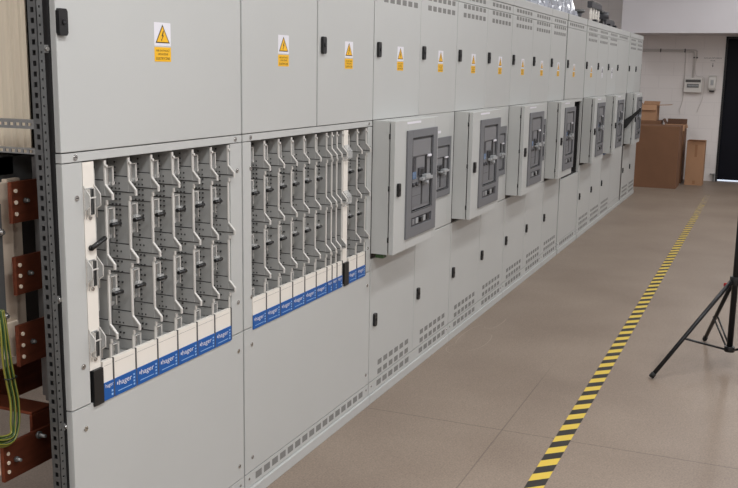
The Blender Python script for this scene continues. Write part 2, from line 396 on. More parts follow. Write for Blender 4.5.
# --- fuse switch rails
BUMPS = (1.274, 1.0745, .8715)
def rail_profile(y_off=0.0, zt=1.341, zb=.766):
    p = [(0, zt)]
    for b in BUMPS:
        p += [(0, b), (-.024, b-.026), (-.024, b-.042), (-.004, b-.044), (-.004, b-.056), (0, b-.060)]
    p += [(0, zb)]
    return [(y+y_off, z) for y, z in p]
def fuse_rail(xa, xb, label, narrow=False, knob=True):
    t = thing('fuse_rail', ((xa+xb)/2, .05, .66), label, 'fuse rail', 'fuse rails in the cabinet cutouts')
    w = xb-xa; pr = rail_profile(.003)
    # side plate at the far side of the bay, seen from the near end of the row
    mb = MB(); th = .004
    back = .075
    poly = [(xb-th-.001, y, z) for y, z in pr]+[(xb-th-.001, back, .766), (xb-th-.001, back, 1.341)]
    mb.prism(poly, (th, 0, 0), 'railgrey')
    for b in BUMPS:                                   # seams of the three stacked fuse ways
        for dz, y0 in ((.012, .004), (-.034, -.018), (-.075, .004)):
            z = b+dz; mb.box(xb-th-.0022, xb-th-.0008, y0, back, z-.0013, z+.0013, 'hole')
        mb.box(xb-th-.004, xb-th-.0008, .004, back, b-.032, b+.010, 'railgrey')
    if not narrow:
        zz = .80
        while zz < 1.33:                              # columns of small vent holes near the rear
            for yy in ((.035, .048, .061) if any(b-.14 < zz < b-.005 and (zz*100) % 3 < 2 for b in BUMPS) else (.05,)):
                mb.box(xb-th-.0048, xb-th-.0006, yy-.0022, yy+.0022, zz-.0026, zz+.0026, 'hole')
            zz += .0155
    mb.build('side_plate', t)
    mb = MB(); e = .0035                              # bright moulded front edge
    inner = [(y+e, z) for y, z in pr]
    n = len(pr)
    for i in range(n-1):
        (y0, z0), (y1, z1) = pr[i], pr[i+1]
        if abs(z0-z1) < .003: continue
        mb.prism([(xb-.0075, y0-.001, z0), (xb-.0075, y1-.001, z1), (xb-.0075, y1+e, z1), (xb-.0075, y0+e, z0)], (.008, 0, 0), 'edge')
    mb.cyl((xb-.0035, -.004, 1.326), (xb-.0035, .002, 1.326), .004, 'edge', 8)
    mb.build('rail_edge', t, 'pale stepped front edge')
    mb = MB().box(xa+.002, xb-.006, .078, .084, .67, 1.341, 'railgrey')
    mb.build('back_channel', t)
    cx = xa+w*.42; s = min(1, w/.1)
    for b in ((1.341,)+BUMPS):
        # terminal clip: clear plastic U with its contact blade
        z1 = b-.022 if b > 1.3 else b-.074; hh = .055 if b > 1.3 or b < .9 else .088; mb = MB()
        cw = .013*s
        mb.box(cx-cw, cx-cw+.003, .026, .07, z1-hh, z1, 'clear').box(cx+cw-.003, cx+cw, .026, .07, z1-hh, z1, 'clear').box(cx-cw, cx+cw, .026, .07, z1-.003, z1, 'clear')
        mb.box(cx-cw, cx-cw+.0022, .0245, .026, z1-hh, z1, 'edge').box(cx+cw-.0022, cx+cw, .0245, .026, z1-hh, z1, 'edge').box(cx-cw, cx+cw, .0245, .026, z1-.002, z1, 'edge')
        mb.box(cx-cw+.003, cx+cw-.003, .032, .04, z1-hh, z1-hh+.01, 'clear')
        mb.box(cx-.0015, cx+.0015, .03, .072, z1-.048, z1-.006, 'screw')
        if not narrow: mb.box(cx+cw+.008*s, cx+cw+.011*s, .03, .06, z1-.05, z1, 'edge').cyl((cx+cw+.010*s, .03, z1-.05), (cx+cw+.010*s, .06, z1-.05), .005, 'edge', 8)
        mb.build('terminal_clip', t, 'clear plastic terminal clip')
    if knob:
        for z in (1.155, .954):
            kx = xa+w*.37
            mb = MB(); mb.cyl((kx-.021*s, .006, z), (kx+.021*s, .006, z), .0062, 'black', 10)
            mb.cyl((kx, .004, z), (kx, .078, z), .003, 'clear', 8)
            mb.box(kx-.009*s, kx+.012*s, .008, .02, z+.006, z+.012, 'clear')
            mb.build('release_knob', t, 'small black knob')
    # bottom cover with label
    mb = MB().box(xa+.0012, xb-.0042, -.001, .012, .706, .770, 'white').box(xa+.0012, xb-.0042, .012, .07, .7, .762, 'railgrey')
    mb.box(xa+.0012, xb-.0042, -.001, .012, .66, .706, 'white')
    mb.box(xa+.006, xb-.012, -.0014, -.0008, .7555, .7565, 'whiteprint')
    mb.build('bottom_cover', t, 'white bottom cover', bevel=.0008)
    MB().box(xb-.0038, xb-.0004, -.0038, .03, .656, .772, 'raildark').build('divider', t, 'dark divider')
    mb = MB().box(xa+.0002, xb-.0040, -.0035, -.0008, .654, .707, 'blue')
    if w > .07:
        cx = (xa+xb)/2
        mb.text('hager', (cx-.004, -.0039, .688), w*.58, (1, 0, 0), (0, 0, 1), 'signwhite', .021)
        mb.box(cx-.004-w*.37, cx-.004-w*.33, -.0042, -.0038, .686, .694, 'signwhite')
        mb.box(xa+.014, xa+w*.75, -.0040, -.0035, .665, .667, 'bluepale')
        for i in range(4): mb.box(xb-.019, xb-.012, -.0040, -.0035, .662+.010*i, .667+.010*i, 'bluepale')
    else:
        mb.text('hager', ((xa+xb)/2, -.0039, .695), w*.72, (1, 0, 0), (0, 0, 1), 'signwhite')
        for i in range(2): mb.box(xb-.016, xb-.009, -.0040, -.0035, .662+.011*i, .668+.011*i, 'bluepale')
    mb.build('brand_label', t, 'blue printed label')
    return t
def filler(x0, x1, b0, b1, label, clips=True):
    t = thing('blanking_strip', ((x0+x1)/2, .05, .66), label, 'blanking strip')
    MB().box(x0, x1, .002, .006, .758, 1.343, 'white').box(x0, x0+.004, .006, .05, .758, 1.343, 'white').build('cover_plate', t)
    MB().box(b0, b1, -.006, .03, .652, .757, 'black').build('black_end_block', t, 'black end block', bevel=.001)
    if clips:
        for b in BUMPS:
            mb = MB()
            for xx in (x0, x1-.002):
                mb.tube([(xx, .001, b+.005), (xx, -.02, b-.02), (xx, -.02, b-.05), (xx, -.006, b-.06), (xx, -.006, b-.085)], .0016, 'edge', 6)
                mb.prism([(xx, .001, b+.005), (xx, -.02, b-.02), (xx, -.02, b-.05), (xx, -.004, b-.06), (xx, .001, b-.085)], (.0008, 0, 0), 'clear')
            xm = (x0+x1)/2
            for q in (-.010, -.003, .004, .010): mb.box(xm+q-.0012, xm+q+.0012, -.010, .001, b-.075, b-.004, 'darksteel' if q in (-.003, .004) else 'edge')
            mb.box(xm-.013, xm+.013, -.0112, -.009, b-.03, b-.026, 'edge').box(xm-.012, xm+.012, -.001, .0018, b-.075, b-.002, 'railgrey')
            mb.cyl((xm, -.002, b-.085), (xm, .003, b-.085), .005, 'screw', 8)
            mb.build('fuse_holder', t, 'clear plastic fuse holder')
        z = 1.118
        MB().cyl((x0+.016, -.006, z-.012), (x0+.075, -.006, z+.008), .007, 'black', 10).cyl((x0+.02, -.006, z-.012), (x0+.02, .002, z-.012), .008, 'black', 10).build('release_lever', t, 'black lever')
    else:
        for b in BUMPS[:2]:
            mb = MB(); mb.prism([(x0-.001, .001, b+.005), (x0-.001, -.02, b-.02), (x0-.001, -.02, b-.05), (x0-.001, .001, b-.065)], (x1-x0, 0, 0), 'clear'); mb.build('fuse_holder', t, 'clear plastic fuse holder')
    return t
filler(2.040, 2.086, 2.046, 2.088, 'white blanking strip with clear fuse holders left of all fuse rails in the nearest cabinet')
c1 = [2.090, 2.139, 2.245, 2.355, 2.463, 2.575, 2.683, 2.790]
pos1 = ['narrow fuse rail beside the white blanking strip in the nearest cabinet', 'first wide fuse rail right of the narrow rail in the nearest cabinet',
        'second of the six wide fuse rails from the left in the nearest cabinet', 'third of the six wide fuse rails from the left in the nearest cabinet',
        'fourth of the six wide fuse rails from the left in the nearest cabinet', 'fifth of the six wide fuse rails from the left in the nearest cabinet',
        'rightmost wide fuse rail of the nearest cabinet']
for i in range(7): fuse_rail(c1[i], c1[i+1], pos1[i], i == 0, i > 0)
c2 = [2.939, 3.043, 3.152, 3.256, 3.362, 3.467, 3.570]
ordn = ['leftmost', 'second from left', 'third from left', 'fourth from left', 'fifth from left', 'sixth from left']
for i in range(6): fuse_rail(c2[i], c2[i+1], '%s wide fuse rail in the second cabinet' % ordn[i])
n2 = [3.573, 3.622, 3.672, 3.728]
for i in range(3): fuse_rail(n2[i], n2[i+1], ['first', 'second', 'last'][i]+' of three slim fuse rails right of the wide ones in the second cabinet', True, False)
filler(3.735, 3.780, 3.742, 3.790, 'pale blanking strip with black foot between slim and right-hand rails of the second cabinet', False)
fuse_rail(3.795, 3.886, 'fuse rail just right of the black-footed blanking strip in the second cabinet')
fuse_rail(3.890, 3.985, 'fuse rail at the far right edge of the second cabinet')

# --- breaker cabinets
YD = -.112
def breaker(x0, x1, z0, z1, y, label, small=False):
    """open air circuit breaker front: x0..x1, z0..z1 on plane y"""
    t = thing('circuit_breaker', ((x0+x1)/2, y+.03, z0), label, 'circuit breaker', 'circuit breakers')
    w = x1-x0; h = z1-z0; X = lambda u: x0+u*w; Z = lambda v: z0+v*h
    mb = MB().box(x0, x1, y, y+.06, z0, z1, 'breaker').box(X(.0), X(1), y-.0012, y, Z(.735), Z(.742), 'breakdark')
    mb.build('breaker_body', t, bevel=.001)
    MB().box(X(.02), X(.98), y-.006, y, Z(.755), Z(.985), 'breaker').build('arc_cover', t, bevel=.002)
    for sl in ((.10, .24, .52, .735, 'breakdark'), (.72, .80, .42, .745, 'gap'), (.545, .57, .05, .40, 'hole')): MB().box(X(sl[0]), X(sl[1]), y-.0045, y+.001, Z(sl[2]), Z(sl[3]), sl[4]).build('slot_grille', t, 'dark vertical slot')
    MB().box(X(.06), X(.23), y-.008, y, Z(.44), Z(.54), 'screen').build('status_window', t, 'bluish status window', bevel=.001)
    MB().box(X(.36), X(.62), y-.010, y, Z(.47), Z(.58), 'breakdark').box(X(.42), X(.56), y-.012, y-.010, Z(.49), Z(.56), 'gap').build('trip_unit', t, bevel=.001)
    mb = MB().box(X(.40), X(.92), y-.026, y-.006, Z(.40), Z(.445), 'lightgrey').box(X(.50), X(.72), y-.034, y-.010, Z(.42), Z(.485), 'lightgrey').cyl((X(.60), y-.034, Z(.37)), (X(.60), y, Z(.37)), .01, 'lightgrey', 12)
    mb.build('charging_handle', t, 'pale grey charging handle', bevel=.002)
    MB().box(X(.05), X(.52), y-.004, y, Z(.05), Z(.33), 'bezel').box(X(.05), X(.52), y-.0045, y-.003, Z(.195), Z(.20), 'hole').box(X(.60), X(.95), y-.004, y, Z(.05), Z(.33), 'bezel').build('front_panels', t, bevel=.001)
    MB().box(X(.80), X(.97), y-.011, y, Z(.715), Z(.75), 'signwhite').build('white_button', t, bevel=.001)
    for u in (.12, .30): 
        MB().cyl((X(u), y-.012, Z(.36)), (X(u), y, Z(.36)), .010, 'breakdark', 12).build('push_button', t)
    return t
def bezel(par, x0, x1, z0, z1, ix0, ix1, iz0, iz1, y, strip=True, name='breaker_bezel'):
    mb = MB(); a = y-.009; b = y
    for (p, q, r, s) in ((x0, ix0, z0, z1), (ix1, x1, z0, z1), (ix0, ix1, iz1, z1)): mb.box(p, q, a, b, r, s, 'bezel')
    if strip:
        s0, s1 = z0+.05, iz0-.03; sx0, sx1 = ix0-.004, ix1+.018
        mb.box(ix0, ix1, a, b, z0, s0, 'bezel').box(ix0, ix1, a, b, s1, iz0, 'bezel').box(ix0, ix1, a+.006, b, s0, s1, 'breakdark')
        n = 5
        for i in range(n):
            u = ix0+.02+(ix1-ix0-.03)*i/n; mb.box(u, u+.03, a+.001, b, s0+.010, s1-.008, ('breaker', 'lightgrey', 'breakdark', 'lightgrey', 'gap')[i])
        mb.cyl((ix0+(ix1-ix0)*.45, a-.008, (s0+s1)/2), (ix0+(ix1-ix0)*.45, b, (s0+s1)/2), .012, 'black', 12)
    else: mb.box(ix0, ix1, a, b, z0, iz0, 'bezel')
    for (p, q, r, s) in ((ix0-.003, ix0, iz0, iz1), (ix1, ix1+.003, iz0, iz1), (ix0, ix1, iz1, iz1+.004), (ix0, ix1, iz0-.004, iz0)): mb.box(p, q, a-.0008, a+.002, r, s, 'hole')
    return mb.build(name, par, 'dark grey breaker bezel', bevel=.001)

def plate_hole(mb, x0, x1, z0, z1, hx0, hx1, hz0, hz1, y0, y1, k='paint'):
    for (p, q, r, s) in ((x0, hx0, z0, z1), (hx1, x1, z0, z1), (hx0, hx1, hz1, z1), (hx0, hx1, z0, hz0)): mb.box(p, q, y0, y1, r, s, k)
    return mb

def boxed_door(t, x0, x1, z0=.748, z1=1.372, desc=''):
    """protruding breaker compartment with its own door"""
    s = MB(); yb = -.082
    s.box(x0, x0+.014, yb, 0, z0, z1, 'paint').box(x1-.014, x1, yb, 0, z0, z1, 'paint').box(x0+.014, x1-.014, yb, 0, z0, z0+.014, 'paint').box(x0+.014, x1-.014, yb, 0, z1-.014, z1, 'paint')
    s.build('breaker_housing', t, bevel=.001)
    d = MB(); fx0, fx1, fz0, fz1 = x0+.145, x0+.572, .800, 1.322
    plate_hole(d, x0, x1, z0, z1, fx0+.02, fx1-.02, fz0+.02, fz1-.02, YD, yb-.006)
    o = d.build('breaker_door', t, bevel=.002)
    bezel(o, fx0, fx1, fz0, fz1, fx0+.068, fx1-.066, .925, 1.281, YD)
    handle(o, x0+.045, 1.052, YD, .9)
    for z in (z1-.07, (z0+z1)/2, z0+.07): MB().cyl((x0+.004, yb-.003, z-.012), (x0+.004, yb-.003, z+.012), .006, 'gap', 8).build('hinge', o)
    MB().box(x0+.15, x0+.34, YD-.001, YD, 1.352, 1.362, 'signwhite').build('name_strip', o, 'thin white name strip')
    breaker(fx0+.072, fx1-.070, .929, 1.277, YD+.004, desc)
    return o
def flush_panel(t, x0, x1, desc, z0=.725, z1=1.372, fr=True):
    d = MB()
    if fr:
        fx0, fx1, fz0, fz1 = x0+.17, x1-.075, .905, 1.238
        plate_hole(d, x0+.002, x1-.002, z0, z1, fx0+.01, fx1-.01, fz0+.01, fz1-.01, 0, .02)
        o = d.build('middle_panel', t, bevel=.002)
        bezel(o, fx0, fx1, fz0, fz1, fx0+.04, fx1-.035, fz0+.04, fz1-.05, -.002, False)
        MB().box(fx0+.02, fx0+.20, -.001, 0, 1.262, 1.276, 'signwhite').build('name_strip', o, 'thin white name strip')
        breaker(fx0+.043, fx1-.038, fz0+.043, fz1-.053, .0, desc)
    else:
        o = d.box(x0+.002, x1-.002, 0, .02, z0, z1, 'paint').build('middle_panel', t, bevel=.002)
    return o

def cab(x0, x1, label):
    t = thing('switchgear_cabinet', ((x0+x1)/2, .25, 0), label, 'electrical cabinet')
    return t
G6 = lambda a: [(a+.10, a+.55, 6)]
for i, (a, nm) in enumerate(((4.052, 'third'), (5.272, 'fourth'), (6.492, 'fifth'))):
    m = a+.608; b = a+1.216
    lab = ['third electrical cabinet, nearest with a jutting breaker box', 'fourth electrical cabinet, second one with a jutting breaker box', 'fifth electrical cabinet, third one with a jutting breaker box'][i]
    t = cab(a, b, lab); carcass(t, a, b)
    plinth_roof(t, a, b, [(a+.09, a+.56, 6), (m+.09, m+.56, 6)], [(a+.09, a+.56, 6), (m+.09, m+.56, 6)])
    udoor(t, a, m, label='upper door with warning sign'); udoor(t, m, b)
    ldoor(t, a, m); ldoor(t, m, b)
    adj = ['nearest', 'second nearest', 'third nearest'][i]
    boxed_door(t, a, m-.004, desc='large circuit breaker in the %s jutting breaker box' % adj)
    flush_panel(t, m, b, 'smaller circuit breaker set in the flush panel right of the %s jutting box' % adj)
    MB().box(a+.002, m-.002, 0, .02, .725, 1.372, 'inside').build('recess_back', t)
    if i == 0: MB().box(a+.01, a+.05, -.06, -.02, .728, .747, 'green').build('terminal_block', t, 'small green terminal block')
# sixth: one door wide, box next to the open bay
a, b = 7.712, 8.325
t = cab(a, b, 'single-door electrical cabinet whose breaker box stands beside the dark open bay'); carcass(t, a, b)
plinth_roof(t, a, b, G6(a), G6(a)); udoor(t, a, b); ldoor(t, a, b)
boxed_door(t, a, b-.065, desc='large circuit breaker in the box left of the dark open bay')
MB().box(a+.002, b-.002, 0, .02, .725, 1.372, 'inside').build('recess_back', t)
# seventh: bay without its middle cover
a, b = 8.365, 9.225
t = cab(a, b, 'electrical cabinet with uncovered dark middle bay and a plain lower panel'); carcass(t, a, b, mid_open=True)
plinth_roof(t, a, b, [(a+.1, b-.1, 8)], [(a+.06, b-.12, 8)]); udoor(t, a, b, True, False, sx=a+.35); ldoor(t, a, b, .665, knob=False, vented=False)
MB().box(a, a+.02, -.0, .02, .667, 1.372, 'paint').box(b-.035, b-.002, 0, .02, .667, 1.372, 'paint').box(a+.02, b-.035, 0, .02, 1.345, 1.372, 'paint').build('bay_frame', t)
MB().box(a+.02, b-.02, .40, .41, .667, 1.345, 'gap').box(b-.03, b-.022, .03, .40, .667, 1.345, 'gap').box(a+.02, a+.03, .03, .40, .667, 1.345, 'gap').box(a+.03, b-.03, .03, .40, .667, .67, 'gap').box(a+.25, a+.29, .12, .25, .68, 1.34, 'copper').box(a+.45, a+.49, .12, .25, .68, 1.34, 'copper').build('busbar_backing', t, 'dark bay interior with busbars')
# eighth + ninth + tenth
a, m, b = 9.265, 9.905, 10.545
t = cab(a, b, 'electrical cabinet just beyond the dark open bay, jutting box at its left'); carcass(t, a, b)
plinth_roof(t, a, b, [(a+.1, m-.06, 6), (m+.1, b-.06, 6)], [(a+.09, m-.08, 6), (m+.09, b-.08, 6)]); udoor(t, a, m, label='upper door'); udoor(t, m, b, 'pale'); ldoor(t, a, m); ldoor(t, m, b)
boxed_door(t, a, m-.004, desc='large circuit breaker in the first jutting box beyond the dark open bay')
flush_panel(t, m, b, 'smaller circuit breaker hidden beside the first jutting box beyond the open bay')
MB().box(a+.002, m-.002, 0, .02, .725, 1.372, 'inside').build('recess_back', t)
a, m, b = 10.549, 11.20, 12.035
t = cab(a, b, 'electrical cabinet with breaker box next to the narrow dark gap near the far end'); carcass(t, a, b)
plinth_roof(t, a, b, [(a+.1, m-.06, 6)], [(a+.09, m-.08, 6), (m+.06, b-.12, 8)]); udoor(t, a, m, 'pale'); udoor(t, m, b, False, False, hx=m+.047); ldoor(t, a, m); ldoor(t, m, b, knob=False, vented=False)
boxed_door(t, a, m-.004, desc='large circuit breaker in the last full-size jutting box before the narrow dark gap')
flush_panel(t, m, b, '', fr=False)
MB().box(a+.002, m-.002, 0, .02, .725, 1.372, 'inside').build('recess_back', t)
MB().box(a+.02, b-.05, -.003, 0, .724, .735, 'blue').build('blue_edge_tape', t, 'blue tape along the panel edge')
a, m, b = 12.13, 12.735, 13.335
t = cab(a, b, 'farthest electrical cabinet, at the end of the row beside the cardboard boxes'); carcass(t, a, b)
plinth_roof(t, a, b, [(a+.1, m-.06, 6), (m+.1, b-.06, 6)], [(a+.09, m-.08, 6), (m+.09, b-.08, 6)]); udoor(t, a, m, False); udoor(t, m, b, False); ldoor(t, a, m); ldoor(t, m, b)
boxed_door(t, a, m-.004, desc='large circuit breaker in the farthest jutting box by the cardboard boxes')
flush_panel(t, m, b, 'smaller circuit breaker in the flush panel at the very end of the row')
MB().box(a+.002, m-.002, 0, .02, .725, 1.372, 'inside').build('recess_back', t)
MB().box(13.332, 13.342, -.001, .03, 1.372, 1.74, 'black').build('edge_shadow_strip', t, 'black strip standing for the shadow gap at the row end')  # shadow in the end gap put in as a black strip
# black flap sticking out between the last boxes
mb = MB().prism([(12.05, -.001, .94), (12.05, -.03, .955), (12.06, -.095, 1.05), (12.08, -.19, 1.165), (12.08, -.19, 1.21), (12.06, -.08, 1.105), (12.05, -.001, 1.05)], (.02, 0, 0), 'rubber')
o = mb.build('cable_cover', org=(12.05, -.1, .94), bevel=.002); tag(o, 'black tapered cover sticking out from the farthest breaker boxes', 'cover')

# narrow filler pieces between sections
for (a, b, l) in ((8.327, 8.363, 'dark joint strip between sixth and seventh cabinet, left of the open bay'), (9.227, 9.263, 'pale joint strip at the right edge of the dark open bay'), (12.037, 12.128, 'dark narrow gap strip before the farthest cabinet')):
    k = 'paint' if a > 9 and a < 10 else 'gap'
    mb = MB().box(a, b, .001 if a > 12 else .012, .04, .0 if k == 'paint' else (.046 if a > 12 else .03), 1.372, 'black' if a > 12 else k).box(a, b, .006, .04, 1.372, 2.09, 'paint' if a > 9 else 'gap')
    if a > 12: mb.box(a, b, -.008, .012, 0, .044, 'paint')
    o = mb.build('joint_strip', org=((a+b)/2, .026, 0)); tag(o, l, 'joint strip')

# --- devices and wrapped terminals on the roof
def wrapped(x0, x1, z1, label, seed):
    random.seed(seed); t = thing('wrapped_terminal', ((x0+x1)/2, .2, 2.106), label, 'busbar terminal', 'wrapped busbar terminals on the cabinet roofs')
    n = max(2, int((x1-x0)/.16))
    for i in range(n):
        x = x0+(i+.5)*(x1-x0)/n
        MB().box(x-.03, x+.03, .11, .15, 2.107, z1-.02*random.random(), 'darksteel').box(x-.035, x+.035, .09, .17, 2.15, 2.17, 'breakdark').build('terminal_bar', t)
    bm = MB(); import itertools
    # crumpled film: noisy ridge skin
    nx, na = 26, 10; grid = []
    for i in range(nx+1):
        x = x0-.05+(x1-x0+.1)*i/nx; row = []
        for j in range(na+1):
            a = math.pi*j/na; ry = .085+.02*random.random(); rz = (z1-2.107)*(.65+.45*random.random())*(1 if 2 < i < nx-2 else .55)
            row.append(bm.bm.verts.new((x+random.uniform(-.012, .012), .13-math.cos(a)*ry, 2.1075+max(0, math.sin(a))*rz)))
        grid.append(row)
    ki = bm.mi('wrap')
    for i in range(nx):
        for j in range(na):
            bm.bm.faces.new([grid[i][j], grid[i+1][j], grid[i+1][j+1], grid[i][j+1]]).material_index = ki
    bm.build('plastic_film', t, 'crumpled clear plastic film')
    return t
wrapped(7.60, 8.90, 2.30, 'clear plastic wrapped busbar terminals on the roof left of the dark roof socket', 3)
wrapped(6.95, 7.55, 2.20, 'plastic wrapped busbar terminals, nearest on the cabinet roof', 5)
t = thing('roof_socket', (9.25, .15, 2.106), 'dark grey tapered socket standing on the cabinet roof', 'socket')
MB().cyl((9.25, .15, 2.107), (9.25, .15, 2.17), .075, 'breakdark', 20, .10).build('socket_body', t)
MB().cyl((9.25, .15, 2.17), (9.25, .15, 2.195), .115, 'darksteel', 20).build('socket_rim', t)
def insulator_stand(x, z1, n, label, wrapk):
    t = thing('busbar_stand', (x, .15, 2.106), label, 'busbar stand', 'busbar stands on the cabinet roofs')
    MB().box(x-.30, x+.30, .10, .15, z1-.06, z1, 'breakdark').box(x-.28, x+.2, .095, .155, z1-.02, z1+.008, 'darksteel').build('busbar_head', t, 'dark busbar block', bevel=.006)
    if n == 4: MB().cyl((x+.46, .12, 2.19), (x+.46, .12, 2.26), .07, 'breakdark', 14).box(x+.3, x+.5, .1, .14, 2.255, 2.275, 'darksteel').cyl((x+.46, .12, 2.107), (x+.46, .12, 2.19), .02, 'darksteel', 8).build('current_coil', t, 'dark round coil')
    for i in range(n):
        xx = x-.26+.46*i/(n-1)
        mb = MB(); zz = 2.108
        mb.cyl((xx, .12, zz), (xx, .12, z1-.06), .011, 'white', 12)
        for q in range(3): z = 2.13+q*.035; mb.cyl((xx, .12, z), (xx, .12, z+.006), .015, 'white', 12)
        mb.build('insulator_post', t, 'cream insulator post')
    MB().box(x-.30, x+.4, .07, .17, 2.107, 2.122, 'signwhite').box(x-.25, x-.15, .06, .1, 2.122, 2.15, 'black').box(x+.15, x+.25, .06, .1, 2.122, 2.15, 'black').build('base_plate', t)
    return t
insulator_stand(10.30, 2.325, 4, 'taller busbar stand with four cream posts on the cabinet roof', 1)
insulator_stand(11.20, 2.20, 3, 'low busbar stand farther along the cabinet roof', 0)

# ------------------------------------------------------------------ open rack at the left edge
def perforated(mb, o, du, dv, length, width, hw, hh, pitch, th, k):
    """plate from o, du across (unit), z up, with a row of real openings"""
    o = Vector(o); du = Vector(du); n = Vector(dv)
    def bar(u0, u1, z0, z1):
        pts = [o+du*u0+Vector((0, 0, z0)), o+du*u1+Vector((0, 0, z0)), o+du*u1+Vector((0, 0, z1)), o+du*u0+Vector((0, 0, z1))]
        mb.prism(pts, n*th, k)
    c = width/2
    bar(0, c-hw/2, 0, length); bar(c+hw/2, width, 0, length)
    z = pitch/2; last = 0
    while z < length:
        bar(c-hw/2, c+hw/2, last, z-hh/2); last = z+hh/2; z += pitch
    bar(c-hw/2, c+hw/2, last, length)
t = thing('rack_frame', (1.92, .035, 0), 'perforated steel rack frame standing at the left edge of the row', 'rack frame')
mb = MB(); perforated(mb, (1.911, .019, 0), (0, 1, 0), (1, 0, 0), 2.1, .028, .011, .013, .0265, .002, 'darksteel')
perforated(mb, (1.911, .019, 0), (1, 0, 0), (0, 1, 0), 2.1, .022, .006, .006, .0225, .002, 'darksteel')
mb.box(1.914, 1.932, .045, .0468, 0, 2.1, 'gap')
mb.build('upright', t)
def drail(z0, z1, name='cross_rail'):
    mb = MB(); y = .047; c = (z0+z1)/2
    mb.box(1.911, 1.914, .047, .55, z0, c-.004, 'steel').box(1.911, 1.914, .047, .55, c+.004, z1, 'steel').box(1.914, 1.935, .047, .55, z1-.002, z1, 'steel')
    while y < .55: mb.box(1.911, 1.914, y, y+.008, c-.004, c+.004, 'steel'); y += .02
    mb.build(name, t)
drail(1.437, 1.46); drail(1.372, 1.386)
MB().box(1.911, 1.935, .55, .57, 0, 2.1, 'darksteel').build('upright', t)
for z, (a, b) in (('1', (1.30, 1.34)),): pass
mb = MB()
for z in (1.64, .98, .62): mb.box(1.934, 1.954, .024, .034, z-.01, z+.01, 'steel').cyl((1.945, .018, z), (1.945, .026, z), .006, 'screw', 8)
mb.build('joining_bracket', t)

t.location.x += .0185; t.rotation_euler.y = -.011
# beige rolled insulating sheet hanging inside
mb = MB(); n = 40; xa, xb2 = 2.165, 2.62; top = []; i0 = mb.mi('sheet'); prev = None
for i in range(n+1):
    y = .165+.225*i/n; x = 2.03+.0018*math.sin(i*1.1)+.0012*math.sin(i*2.7)
    cur = [mb.bm.verts.new(p) for p in ((x, y, 1.36), (x, y, 2.085), (x+.004, y, 1.36), (x+.004, y, 2.085))]
    if prev:
        for q in ((0, 1), (3, 2)): mb.bm.faces.new([prev[q[0]], cur[q[0]], cur[q[1]], prev[q[1]]]).material_index = i0
        mb.bm.faces.new([prev[1], cur[1], cur[3], prev[3]]).material_index = i0; mb.bm.faces.new([prev[0], prev[2], cur[2], cur[0]]).material_index = i0
    prev = cur
o = mb.build('insulating_sheet', org=(2.03, .28, 1.36)); tag(o, 'beige ribbed sheet hanging behind the rack upright, top left', 'sheet')

# copper bars
def copper(x0, x1, y, z0, z1, label, holes=True, lab2=None):
    t = thing('copper_busbar', ((x0+x1)/2, y, z0), label, 'copper busbar')
    MB().box(x0, x1, y, y+.010, z0, z1, 'copper').box(x0-.0, x0+.004, y-.003, y, z0, z1, 'copper').build('bar', t, bevel=.0015)
    mb = MB()
    for q in (.22, .5, .78): mb.cyl((x0+.016, y-.0045, z0+(z1-z0)*q), (x0+.016, y-.0005, z0+(z1-z0)*q), .0055, 'insul', 12)
    mb.build('hole_row', t, 'pale stud holes')
    mb = MB().cyl((x0+.052, y-.014, (z0+z1)/2+.002), (x0+.052, y, (z0+z1)/2+.002), .0045, 'steel', 10).cyl((x0+.052, y-.008, (z0+z1)/2+.002), (x0+.052, y-.0005, (z0+z1)/2+.002), .008, 'darksteel', 6)
    mb.build('bolt', t)
    return t
copper(1.928, 2.043, .15, 1.180, 1.292, 'uppermost copper bar of three behind the rack upright')
copper(1.930, 2.043, .15, .982, 1.088, 'middle copper bar of three behind the rack upright')
copper(1.928, 2.043, .15, .782, .898, 'lowest short copper bar of three, above the green and yellow cables')
t = thing('copper_busbar', (1.95, .15, .47), 'large bent copper bar near the floor at the left edge', 'copper busbar')
MB().box(1.852, 2.12, .15, .162, .473, .578, 'copper').build('bar', t, bevel=.0015)
mb = MB()
for q in (.25, .5, .75): mb.cyl((1.868, .147, .473+.105*q), (1.868, .1495, .473+.105*q), .0055, 'insul', 12)
mb.build('hole_row', t, 'pale stud holes')
MB().cyl((1.895, .13, .527), (1.895, .15, .527), .0045, 'steel', 10).cyl((1.895, .14, .527), (1.895, .1498, .527), .008, 'darksteel', 6).build('bolt', t)
MB().cyl((1.985, .122, .565), (1.985, .15, .565), .0055, 'steel', 10).cyl((1.985, .142, .565), (1.985, .1498, .565), .011, 'darksteel', 6).build('bolt', t)
MB().box(1.978, 2.060, .163, .50, .622, .632, 'copper').box(1.978, 2.060, .163, .173, .50, .622, 'copper').build('bent_bar', t, 'bent copper shelf', bevel=.003)
t2 = MB().prism([(1.75, .36, .60), (2.35, .36, .60), (2.35, .36, .70), (1.75, .36, .70)], (0, .012, 0), 'copper').build('copper_busbar', org=(2.05, .36, .6)); tag(t2, 'dark copper bar running behind the cables at the lower left', 'copper busbar')

